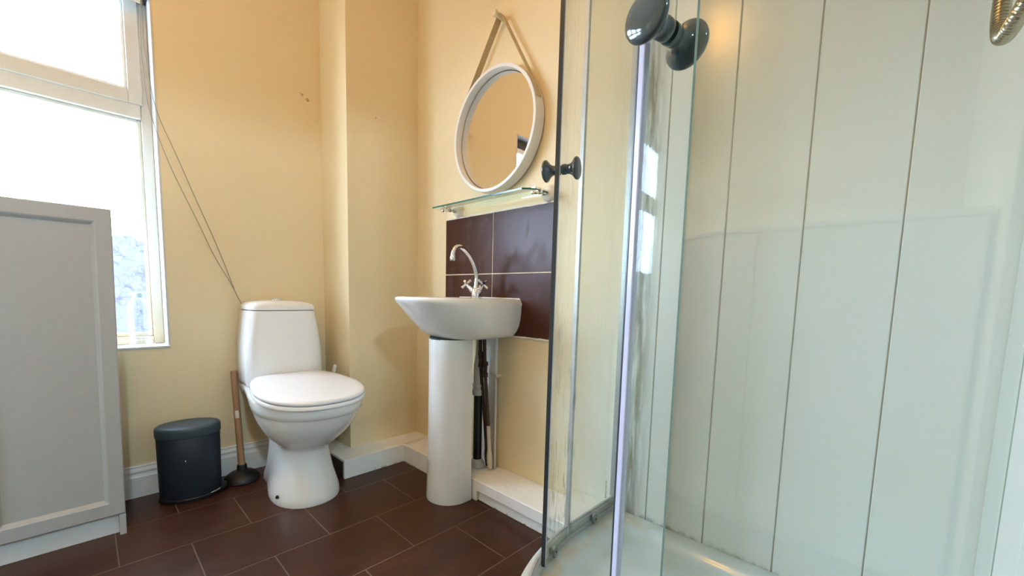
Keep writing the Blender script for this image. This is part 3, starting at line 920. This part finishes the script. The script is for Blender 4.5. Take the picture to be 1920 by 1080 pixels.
# glass shelf on two porcelain and chrome brackets
def shelf():
    z = 1.176
    s = thing('glass_shelf', 'green-edged glass shelf on chrome brackets under the round mirror', 'shelf', (WX, 1.24, z))
    XF, XR = 1.060, 1.165
    bm = BM()
    v = [(XF, 1.507), (XR, 1.507), (XR, 0.950), (XF+0.03, 0.955), (XF, 0.985)]
    top = [bm.verts.new((a, b, z+0.005)) for a, b in v]; bot = [bm.verts.new((a, b, z-0.001)) for a, b in v]
    bm.faces.new(top); bm.faces.new(bot[::-1])
    for k in range(5):
        j = (k+1) % 5; f = bm.faces.new((top[k], bot[k], bot[j], top[j])); f.material_index = 0 if k in (0, 1) else 1
    obj('glass', bm, [M_shelf, M_shelfedge], s, smooth=False)
    for y in (1.475, 0.962):
        c = Vector((WX, y, z+0.003))
        bm = BM(); lathe(bm, [(0.031, 0.0), (0.031, 0.004), (0.029, 0.006), (0.028, 0.012), (0.024, 0.020), (0.014, 0.026), (0.008, 0.027)], axis_matrix(c, (-1, 0, 0)), 32)
        r = obj('bracket', bm, M_por, s)
        bm = BM()
        lathe(bm, [(0.006, 0.024), (0.008, 0.028), (0.0105, 0.033), (0.0105, 0.037), (0.008, 0.042), (0.0055, 0.045), (0.008, 0.050), (0.0115, 0.056), (0.0115, 0.061), (0.008, 0.067), (0.006, 0.069), (0.006, 0.074)],
              axis_matrix(c, (-1, 0, 0)), 24)
        box(bm, WX-0.094, WX-0.072, y-0.007, y+0.007, z-0.009, z-0.0012)
        box(bm, WX-0.094, WX-0.072, y-0.007, y+0.007, z+0.0052, z+0.011)
        lathe(bm, [(0.001, 0.092), (0.007, 0.093), (0.008, 0.098), (0.006, 0.102), (0.001, 0.103)], axis_matrix(c-Vector((0, 0, 0.010)), (-1, 0, 0)), 16)
        obj('clamp', bm, M_chrome, r)
        bm = BM(); lathe(bm, [(0.0325, 0.0), (0.0325, 0.0025), (0.030, 0.004)], axis_matrix(c, (-1, 0, 0)), 32)
        obj('ring', bm, M_chrome, r)
shelf()

# mirror on a strap
MC = (1.233, 1.456); MR = 0.235
def mirror():
    m = thing('round_mirror', 'round white framed mirror hanging by a beige strap above the shelf', 'mirror', (WX, MC[0], MC[1]))
    xb, xf = WX-0.002, WX-0.047
    A = axis_matrix((xb, MC[0], MC[1]), (-1, 0, 0))
    d = xb-xf
    bm = BM()
    prof = [(MR, 0), (MR, d-0.0015), (MR-0.0015, d), (MR-0.0115, d), (MR-0.013, d-0.0015), (MR-0.013, 0.012), (MR-0.013, 0.0)]
    rings = [[A @ Vector((r*math.cos(2*PI*k/96), r*math.sin(2*PI*k/96), h)) for k in range(96)] for r, h in prof]
    loft(bm, rings, loop=True)
    obj('frame', bm, M_mframe, m, angle=30)
    bm = BM(); lathe(bm, [(MR-0.0135, 0.002), (MR-0.0135, 0.0125)], A, 96)
    obj('joint_line', bm, M_mback, m)
    bm = BM(); lathe(bm, [(MR-0.0165, 0.0126), (MR-0.0165, 0.0142)], A, 96)
    obj('mirror_glass', bm, M_mirror, m)
    # strap: a belt running over the peg and down both sides of the frame
    yp, zp = 1.213, 1.868
    th = 0.0016
    L = []
    def tang(side):
        # tangent point from the peg to the frame circle
        dx, dz = yp-MC[0], zp-MC[1]; D = math.hypot(dx, dz); base = math.atan2(dz, dx); off = math.acos((MR+0.002)/D)
        a = base+side*off
        return a
    aL, aR = tang(1), tang(-1)
    RR = MR+0.0012
    for k in range(9):
        a = aL+0.55-0.55*k/8 if aL < 1.57 else aL+0.30*(1-k/8)
        L.append((MC[0]+RR*math.cos(a), MC[1]+RR*math.sin(a)))
    dirL = (yp-L[-1][0], zp-L[-1][1])
    rp = 0.010
    for k in range(7):
        a = PI*0.93-(PI*0.86)*k/6
        L.append((yp-rp*math.cos(PI-a)*(1 if True else 0), zp+rp*math.sin(a)))
    for k in range(9):
        a = aR-0.06*k/8
        L.append((MC[0]+RR*math.cos(a), MC[1]+RR*math.sin(a)))
    # order check: start is on the +y (left) side
    if L[0][0] < MC[0]: L = L[::-1]
    mid = L[9:16]
    if mid[0][0] < mid[-1][0]: L[9:16] = mid[::-1]
    sx0, sx1 = WX-0.040, WX-0.014
    rings = []
    n = len(L)
    for i, (y, z) in enumerate(L):
        ty, tz = L[min(i+1, n-1)][0]-L[max(i-1, 0)][0], L[min(i+1, n-1)][1]-L[max(i-1, 0)][1]
        q = math.hypot(ty, tz) or 1; ny, nz = tz/q, -ty/q
        if (y-MC[0])*ny+(z-MC[1])*nz < 0: ny, nz = -ny, -nz
        rings.append([(sx0, y, z), (sx1, y, z), (sx1, y+ny*th, z+nz*th), (sx0, y+ny*th, z+nz*th)])
    bm = BM(); loft(bm, rings)
    obj('strap', bm, M_strap, m, angle=50)
    m.rotation_euler = (0, math.radians(0.5), math.radians(-0.9))
    p = thing('wall_peg', 'short cream peg on the wall holding the mirror strap', 'wall hook', (WX, yp, zp))
    bm = BM(); lathe(bm, [(0.009, 0.0), (0.0085, 0.002), (0.0085, 0.050), (0.0125, 0.052), (0.0125, 0.060), (0.010, 0.063), (0.001, 0.0635)], axis_matrix((WX, yp, zp), (-1, 0, 0)), 24)
    obj('peg', bm, M_peg, p)
mirror()

# ------------------------------------------------------------------ pipes behind the pedestal
def pipes():
    w = thing('waste_pipe', 'black waste pipe with grey collars behind the basin pedestal', 'pipe', (1.125, 1.262, BZ))
    c = (1.125, 1.262)
    bm = BM(); tube(bm, [(c[0], c[1], 0.115), (c[0], c[1], 0.42)], 0.0185, 24)
    obj('pipe', bm, M_waste, w)
    bm = BM(); lathe(bm, [(0.024, 0.395), (0.0265, 0.398), (0.0265, 0.418), (0.023, 0.422), (0.023, 0.432), (0.0255, 0.434), (0.0255, 0.442), (0.021, 0.446), (0.0205, 0.52), (0.015, 0.56), (0.013, 0.60), (0.011, 0.65)], T((*c, 0)), 24)
    obj('trap_connector', bm, M_greyp, w)
    bm = BM(); lathe(bm, [(0.020, BZ+0.001), (0.030, BZ+0.002), (0.031, BZ+0.018), (0.026, BZ+0.026), (0.022, BZ+0.034), (0.019, BZ+0.036)], T((*c, 0)), 24)
    obj('floor_collar', bm, M_greyp, w)
    lab = ('dark copper pipe nearest the waste pipe behind the basin pedestal', 'slanting copper pipe with painted lower end below the basin')
    for i, P in enumerate((((1.118, 1.247, 0.65), (1.119, 1.243, 0.52), (1.137, 1.233, 0.30), (1.155, 1.226, BZ+0.008)),
                           ((1.120, 1.226, 0.66), (1.122, 1.219, 0.50), (1.130, 1.204, 0.30), (1.137, 1.194, BZ+0.008)))):
        s = thing('supply_pipe', lab[i], 'pipe', P[-1])
        pts = catmull(P, 8)
        k = int(len(pts)*0.68)
        bm = BM(); tube(bm, pts[:k+1], 0.0075, 14)
        obj('pipe', bm, M_copper, s)
        bm = BM(); tube(bm, pts[k:], [0.0078]*(len(pts)-k-4)+[0.0085, 0.012, 0.012, 0.010], 14)
        obj('painted_end', bm, M_paintpipe if i else M_copper, s)
        q = Vector(P[1])+Vector((0, 0, 0.012 if i else 0.03))
        bm = BM(); lathe(bm, [(0.008, -0.036), (0.0125, -0.034), (0.0125, -0.018), (0.009, -0.015), (0.0095, 0.010), (0.0125, 0.013), (0.0125, 0.028), (0.008, 0.030)], T(q), 6)
        tube(bm, [q+Vector((-0.004, -0.004, -0.003)), q+Vector((-0.011, -0.012, -0.003))], 0.005, 10)
        obj('valve', bm, M_copper, s)
    t = thing('pipe_trunking', 'white plastic trunking with clipped thin pipe on the wall behind the basin', 'trunking', (WX, 1.215, BZ))
    bm = BM(); box(bm, WX-0.014, WX-0.0005, 1.211, 1.285, BZ+0.001, 0.64)
    obj('cover', bm, M_seat, t, smooth=False, bevel=0.002)
    bm = BM(); tube(bm, [(WX-0.021, 1.196, BZ+0.003), (WX-0.021, 1.198, 0.30), (WX-0.021, 1.200, 0.470), (WX-0.023, 1.205, 0.482), (WX-0.022, 1.232, 0.486)], 0.0055, 12)
    obj('thin_pipe', bm, M_paintpipe, t)
    bm = BM(); tube(bm, [(WX-0.001, 1.198, 0.478), (WX-0.030, 1.198, 0.478)], 0.009, 14)
    obj('clip', bm, M_paintpipe, t)
pipes()

# ------------------------------------------------------------------ shower tray, enclosure, doors
def quad_path(off, n=40, x_end=None, y_end=None):
    """line parallel to the tray edge: from the right wall, round the quarter circle, to the front wall"""
    R = 0.552-off
    pts = []
    xe = WX-0.012 if x_end is None else x_end
    ye = FY+0.012 if y_end is None else y_end
    for k in range(6): pts.append((xe+(AC[0]-xe)*k/6, AC[1]+R))
    for k in range(n+1):
        a = PI/2+PI/2*k/n; pts.append((AC[0]+R*math.cos(a), AC[1]+R*math.sin(a)))
    for k in range(1, 7): pts.append((AC[0]-R, AC[1]+(ye-AC[1])*k/6))
    return pts
def tray():
    t = thing('shower_tray', 'white quarter-round shower tray with stained rim', 'shower tray', (0.9, 0.2, 0))
    def loop(off, z, wall):
        xe, ye = WX-0.011-wall, FY+0.011+wall
        p = quad_path(off, 40, xe, ye)
        return [(x, y, z) for x, y in p]+[(p[-1][0]+(xe-p[-1][0])*k/9, ye, z) for k in range(1, 9)]+[(xe, ye, z)]+[(xe, ye+(p[0][1]-ye)*k/9, z) for k in range(1, 9)]
    L = [loop(0.010, 0.0, 0), loop(0.006, 0.02, 0), loop(0.002, 0.115, 0), loop(0.0, 0.121, 0), loop(0.002, 0.126, 0.0), loop(0.006, 0.1275, 0.0), loop(0.012, 0.128, 0.003),
         loop(0.066, 0.126, 0.030), loop(0.078, 0.123, 0.036), loop(0.092, 0.113, 0.046), loop(0.108, 0.098, 0.060), loop(0.13, 0.090, 0.085), loop(0.2, 0.087, 0.14), loop(0.3, 0.084, 0.22)]
    bm = BM(); loft(bm, L)
    obj('tray', bm, M_tray, t, angle=60)
    bm = BM(); lathe(bm, [(0.055, 0.083), (0.055, 0.087), (0.048, 0.089), (0.001, 0.091)], T((0.80, 0.22, 0)), 32)
    obj('waste', bm, M_chrome, t)
tray()

RAIL0, RAIL1 = 0.030, 0.046
ZT = 1.93
def sheet(path, z0, z1, th, mats, cap_mi=1):
    """vertical sheet of given thickness following a plan path (list of (x, y)); edges take material 1"""
    n = len(path); rings = []
    for i, (x, y) in enumerate(path):
        a, b = path[max(0, i-1)], path[min(n-1, i+1)]
        tx, ty = b[0]-a[0], b[1]-a[1]; q = math.hypot(tx, ty); nx, ny = -ty/q*th/2, tx/q*th/2
        rings.append([(x+nx, y+ny, z0), (x-nx, y-ny, z0), (x-nx, y-ny, z1), (x+nx, y+ny, z1)])
    bm = BM()
    vs = [[bm.verts.new(p) for p in r] for r in rings]
    for A_, B_ in zip(vs[:-1], vs[1:]):
        for k in range(4):
            j = (k+1) % 4; f = bm.faces.new((A_[k], A_[j], B_[j], B_[k])); f.material_index = 1 if k in (0, 2) else 0
    f = bm.faces.new(vs[0][::-1]); f.material_index = cap_mi
    f = bm.faces.new(vs[-1]); f.material_index = cap_mi
    return bm
def arc(R, a0, a1, n=24):
    return [(AC[0]+R*math.cos(math.radians(a0+(a1-a0)*k/n)), AC[1]+R*math.sin(math.radians(a0+(a1-a0)*k/n))) for k in range(n+1)]
RF = 0.552-0.034                                      # radius of the fixed glass
RD = 0.502                                            # radius of the sliding doors
def enclosure():
    e = thing('shower_enclosure', 'quadrant shower enclosure frame with aluminium rails and fixed glass side panels', 'shower enclosure', (0.75, 0.3, 0.128))
    for z0_, z1_, nm in ((0.1282, 0.166, 'bottom_rail'), (ZT-0.045, ZT, 'top_rail')):
        po = quad_path(RAIL0); pi = quad_path(RAIL1)
        rings = []
        for (a, b), (c, d) in zip(po, pi):
            m = 0.35
            if nm == 'bottom_rail':
                rings.append([(a, b, z0_), (a, b, z1_-0.010), (a+(c-a)*0.12, b+(d-b)*0.12, z1_), (a+(c-a)*0.5, b+(d-b)*0.5, z1_), (a+(c-a)*0.55, b+(d-b)*0.55, z1_-0.006),
                              (a+(c-a)*0.85, b+(d-b)*0.85, z1_-0.008), (c, d, z1_-0.014), (c, d, z0_)])
            else:
                rings.append([(a, b, z0_), (a, b, z1_-0.003), (a+(c-a)*0.1, b+(d-b)*0.1, z1_), (c+(a-c)*0.1, d+(b-d)*0.1, z1_), (c, d, z1_-0.003), (c, d, z0_)])
        bm = BM(); loft(bm, rings)
        obj(nm, bm, M_alu, e, angle=30)
    yl = AC[1]+RF
    left = [(WX-0.012, yl), (1.05, yl), (0.98, yl)]+arc(RF, 90, 91.8, 3)
    bm = sheet(left, 0.163, ZT-0.04, 0.005, None)
    pl = obj('fixed_panel', bm, [M_glass, M_gedge], e, smooth=False)
    pl['label'] = 'fixed glass side panel next to the boxing'
    # grey edge strip of the fixed panel
    bm = sheet(arc(RF, 91.2, 92.3, 3), 0.164, ZT-0.042, 0.011, None, 0)
    obj('edge_strip', bm, [M_alu, M_alu], pl, smooth=False)
    xr = AC[0]-RF
    right = [(xr, FY+0.014), (xr, 0.0), (xr, 0.06)]+arc(RF, 180, 175.3, 6)
    bm = sheet(right, 0.163, ZT-0.04, 0.005, None)
    pr = obj('fixed_panel', bm, [M_glass, M_gedge], e, smooth=False)
    pr['label'] = 'fixed glass side panel nearest the camera'
    for (x_0, x_1, y_0, y_1) in ((WX-0.020, WX-0.0105, yl-0.009, yl+0.009), (xr-0.011, xr+0.011, FY+0.0105, FY+0.030)):
        bm = BM(); box(bm, x_0, x_1, y_0, y_1, 0.166, ZT-0.045)
        obj('wall_profile', bm, M_alu, e, smooth=False, bevel=0.002)
    # small printed hatch mark low on the left panel
    bm = BM(); k0 = 1.118
    for k in range(11):
        z = 0.176+k*0.0055
        box(bm, k0, k0+(0.012 if k % 3 == 0 else 0.008), yl-0.0029, yl-0.0026, z, z+0.0016)
    obj('safety_mark', bm, M_magnet, pl, smooth=False)
enclosure()

def door(name, label, a_lead, a_tail, ext, gm, tail_pts, kn_ang, kn_z, roll):
    """curved sliding door; a_lead = angle of the leading (handle) edge"""
    d = thing(name, label, 'shower door', (AC[0]+RD*math.cos(math.radians(a_lead)), AC[1]+RD*math.sin(math.radians(a_lead)), 0.146), 'curved sliding shower doors')
    sgn = 1 if a_lead > a_tail else -1
    path = tail_pts+arc(RD, a_tail, a_lead, 24)
    bm = sheet(path, 0.147, ZT-0.050, 0.005, None)
    g = obj('glass', bm, [gm, M_gedge], d, smooth=False)
    # leading edge seal with its magnet strip
    da = math.degrees(0.010/RD)
    z0_, z1_ = (0.147, ZT-0.05)
    bm = sheet(arc(RD, a_lead-sgn*da*0.25, a_lead+sgn*da*0.62, 3), z0_, z1_, 0.0095, None, 0)
    s = obj('edge_seal', bm, [M_seal, M_seal], d, smooth=False, bevel=0.0015)
    bm = sheet(arc(RD, a_lead+sgn*da*0.60, a_lead+sgn*da*0.78, 2), z0_, z1_, 0.0098, None, 0)
    obj('magnet_strip', bm, [M_magnet, M_magnet], s, smooth=False)
    # double knob through the glass
    a = math.radians(kn_ang); n = Vector((math.cos(a), math.sin(a), 0))
    c = Vector((AC[0], AC[1], kn_z))+n*RD
    for sd in (1, -1):
        bm = BM()
        lathe(bm, [(0.0115, 0.0028), (0.0118, 0.004), (0.0118, 0.011), (0.0105, 0.0125), (0.0105, 0.016), (0.0115, 0.021), (0.015, 0.027), (0.0215, 0.032), (0.0245, 0.0345), (0.0252, 0.037),
                   (0.0245, 0.0395), (0.021, 0.042), (0.012, 0.0438), (0.001, 0.0442)], axis_matrix(c, n*sd), 40)
        k = obj('knob', bm, M_knob, d, angle=50)
    # rollers: lower guides and upper wheels
    for (ra, top) in roll:
        if isinstance(ra, tuple): q = Vector((ra[0], ra[1], 0)); n = Vector(ra[2]).normalized()
        else:
            a = math.radians(ra); n = Vector((math.cos(a), math.sin(a), 0)); q = Vector((AC[0], AC[1], 0))+n*RD
        z = ZT-0.06 if top else 0.151
        tn = Vector((0, 0, 1)).cross(n)
        bm = BM(); hx = []
        for (u, v) in ((-0.010, -0.010), (-0.006, -0.017), (0.006, -0.017), (0.010, -0.010), (0.010, 0.008), (0.006, 0.015), (-0.006, 0.015), (-0.010, 0.008)):
            hx.append((u, v))
        loft(bm, [[q-n*0.0028+tn*u+Vector((0, 0, z+v)) for u, v in hx], [q-n*0.0108+tn*u+Vector((0, 0, z+v)) for u, v in hx]])
        r = obj('roller', bm, M_roller, d, smooth=False, bevel=0.002)
        bm = BM(); lathe(bm, [(0.0035, 0.0), (0.0035, 0.0006)], axis_matrix(q-n*0.0107+Vector((0, 0, z-0.001)), -n), 14)
        obj('screw_hole', bm, M_black, r)
# left door: from its leading edge back along the rail towards the right wall
yd_ = AC[1]+RD
left_tail = [(1.16, yd_), (1.10, yd_), (1.03, yd_), (0.985, yd_)]
door('shower_door', 'curved glass shower door by the basin, dark leading edge', 111.0, 90.0, 0, M_glass_l, left_tail, 108.2, 1.103,
     [((1.030, yd_, (0, 1, 0)), False), (104.0, False), ((1.030, yd_, (0, 1, 0)), True), (104.0, True)])
xd_ = AC[0]-RD
right_tail = [(xd_, -0.06), (xd_, 0.0), (xd_, 0.06)]
door('shower_door', 'curved glass shower door nearest the camera, with pale edge seal', 167.6, 180.0, 0, M_glass_r, right_tail, 170.6, 1.092,
     [((xd_, 0.02, (-1, 0, 0)), False), ((xd_, 0.02, (-1, 0, 0)), True), (176.0, True)])

# shower hose hanging from the fitting on the front wall
def shower():
    y = -0.058
    s = thing('shower_hose', 'corrugated steel shower hose looping at the right edge of the picture', 'shower hose', (0.80, y, 1.2))
    P = catmull([(0.800, y, 1.62), (0.799, y+0.002, 1.40), (0.796, y+0.005, 1.23), (0.793, y+0.006, 1.172), (0.782, y+0.005, 1.141), (0.760, y+0.003, 1.126), (0.733, y, 1.124), (0.705, y-0.005, 1.131), (0.675, y-0.014, 1.155), (0.655, -0.087, 1.195), (0.650, -0.098, 1.235)], 10)
    # resample evenly for the corrugation
    d = [0.0]
    for a, b in zip(P[:-1], P[1:]): d.append(d[-1]+(b-a).length)
    step = 0.0011; N = int(d[-1]/step); Q = []; j = 0
    for k in range(N+1):
        t = k*step
        while j < len(d)-2 and d[j+1] < t: j += 1
        Q.append(P[j].lerp(P[j+1], (t-d[j])/(d[j+1]-d[j])))
    bm = BM(); tube(bm, Q, [0.0086 if (k % 4) < 2 else 0.0066 for k in range(len(Q))], 20)
    obj('hose', bm, M_hose, s, angle=60)
    v = thing('shower_mixer', 'chrome bar shower mixer on the wall at the end of the tray', 'shower mixer', (0.70, FY, 1.26))
    bm = BM(); tube(bm, [(0.56, -0.098, 1.262), (0.60, -0.098, 1.262), (0.601, -0.098, 1.262), (0.779, -0.098, 1.262), (0.78, -0.098, 1.262), (0.82, -0.098, 1.262)], [0.022, 0.022, 0.019, 0.019, 0.022, 0.022], 24)
    for x in (0.63, 0.75): tube(bm, [(x, FY+0.0105, 1.262), (x, FY+0.016, 1.262), (x, FY+0.0161, 1.262), (x, -0.1, 1.262)], [0.03, 0.03, 0.014, 0.014], 20)
    tube(bm, [(0.65, -0.098, 1.25), (0.65, -0.098, 1.236)], 0.011, 16)
    obj('valve_body', bm, M_chrome, v)
    r = thing('shower_rail', 'chrome shower riser rail with handset holder', 'shower rail', (0.80, FY, 1.9))
    bm = BM(); tube(bm, [(0.86, -0.10, 1.35), (0.86, -0.10, 2.02)], 0.010, 16)
    for z in (1.37, 2.0): tube(bm, [(0.86, FY+0.0105, z), (0.86, -0.10, z)], 0.012, 16)
    obj('rail', bm, M_chrome, r)
    bm = BM(); tube(bm, [(0.86, -0.10, 1.66), (0.83, -0.08, 1.66), (0.805, -0.06, 1.66)], [0.016, 0.013, 0.016], 16)
    obj('holder', bm, M_chrome, r)
    h = thing('shower_handset', 'chrome hand shower in its rail holder', 'hand shower', (0.80, -0.058, 1.66))
    bm = BM(); tube(bm, catmull([(0.80, -0.058, 1.622), (0.80, -0.057, 1.70), (0.80, -0.03, 1.80), (0.80, 0.01, 1.84)], 6), 0.012, 16)
    obj('handle', bm, M_chrome, h)
    bm = BM(); lathe(bm, [(0.012, -0.012), (0.04, 0.0), (0.045, 0.008), (0.043, 0.014), (0.001, 0.015)], axis_matrix((0.80, 0.018, 1.843), (0, 0.75, -0.65)), 28)
    obj('spray_head', bm, M_chrome, h)
shower()

# ------------------------------------------------------------------ roller blind, its cord and the bottle on the sill
def blind():
    b = thing('roller_blind', 'rolled-up dark blind with white edge at the top of the window', 'blind', (-0.36, WY+0.05, 1.90))
    bm = BM(); tube(bm, [(WIN[0]+0.03, WY+0.055, 1.898), (WIN[1]-0.02, WY+0.055, 1.898)], 0.030, 28)
    obj('roll', bm, M_seam, b)
    bm = BM(); box(bm, WIN[0]+0.035, WIN[1]-0.024, WY+0.028, WY+0.033, 1.838, 1.872)
    obj('bottom_bar', bm, M_white, b, smooth=False, bevel=0.002)
    for x in (WIN[0]+0.0075, WIN[1]-0.0185):
        bm = BM(); box(bm, x, x+0.010, WY+0.02, WY+0.09, 1.865, 1.935)
        obj('bracket', bm, M_black, b, smooth=False, bevel=0.002)
    bm = BM()
    A_ = [(0.205, WY+0.026, 1.895), (0.195, WY+0.020, 1.70), (0.200, WY+0.004, 1.52), (0.2155, WY-0.010, 1.412), (0.262, WY-0.0115, 1.255), (0.335, WY-0.0115, 1.068), (0.382, WY-0.0115, 0.945), (0.435, WY-0.0115, 0.835), (0.4425, WY-0.0115, 0.815)]
    B_ = [(0.207, WY+0.026, 1.895), (0.203, WY+0.018, 1.72), (0.213, WY+0.002, 1.55), (0.232, WY-0.010, 1.440), (0.276, WY-0.0115, 1.317), (0.335, WY-0.0115, 1.148), (0.393, WY-0.0115, 0.985), (0.4445, WY-0.0115, 0.820), (0.4455, WY-0.0115, 0.812), (0.462, WY-0.0105, 0.770), (0.480, WY-0.0105, 0.732)]
    tube(bm, catmull(A_, 8), 0.0011, 8); tube(bm, catmull(B_, 8), 0.0011, 8)
    obj('cord', bm, M_cord, b)
blind()
def bottle():
    o = Vector((0.146, WY+0.042, WIN[2]+0.0042))
    b = thing('plastic_bottle', 'clear ribbed plastic bottle standing on the window sill', 'bottle', o)
    bm = BM()
    prof = [(0.020, 0.003), (0.026, 0.0), (0.0335, 0.004), (0.035, 0.012)]
    z = 0.014
    while z < 0.125:
        prof += [(0.035, z), (0.0352, z+0.006), (0.0325, z+0.009), (0.0325, z+0.011), (0.035, z+0.014)]; z += 0.0155
    prof += [(0.034, 0.145), (0.031, 0.162), (0.024, 0.176), (0.017, 0.184), (0.0145, 0.188), (0.0145, 0.192)]
    lathe(bm, prof, T(o), 32)
    obj('body', bm, M_bottle, b, angle=60)
    bm = BM(); lathe(bm, [(0.017, 0.1855), (0.018, 0.187), (0.018, 0.202), (0.0165, 0.204), (0.001, 0.204)], T(o), 32)
    obj('cap', bm, simple('pale_blue_cap', hexc('BFD6DE'), 0.4), b)
bottle()
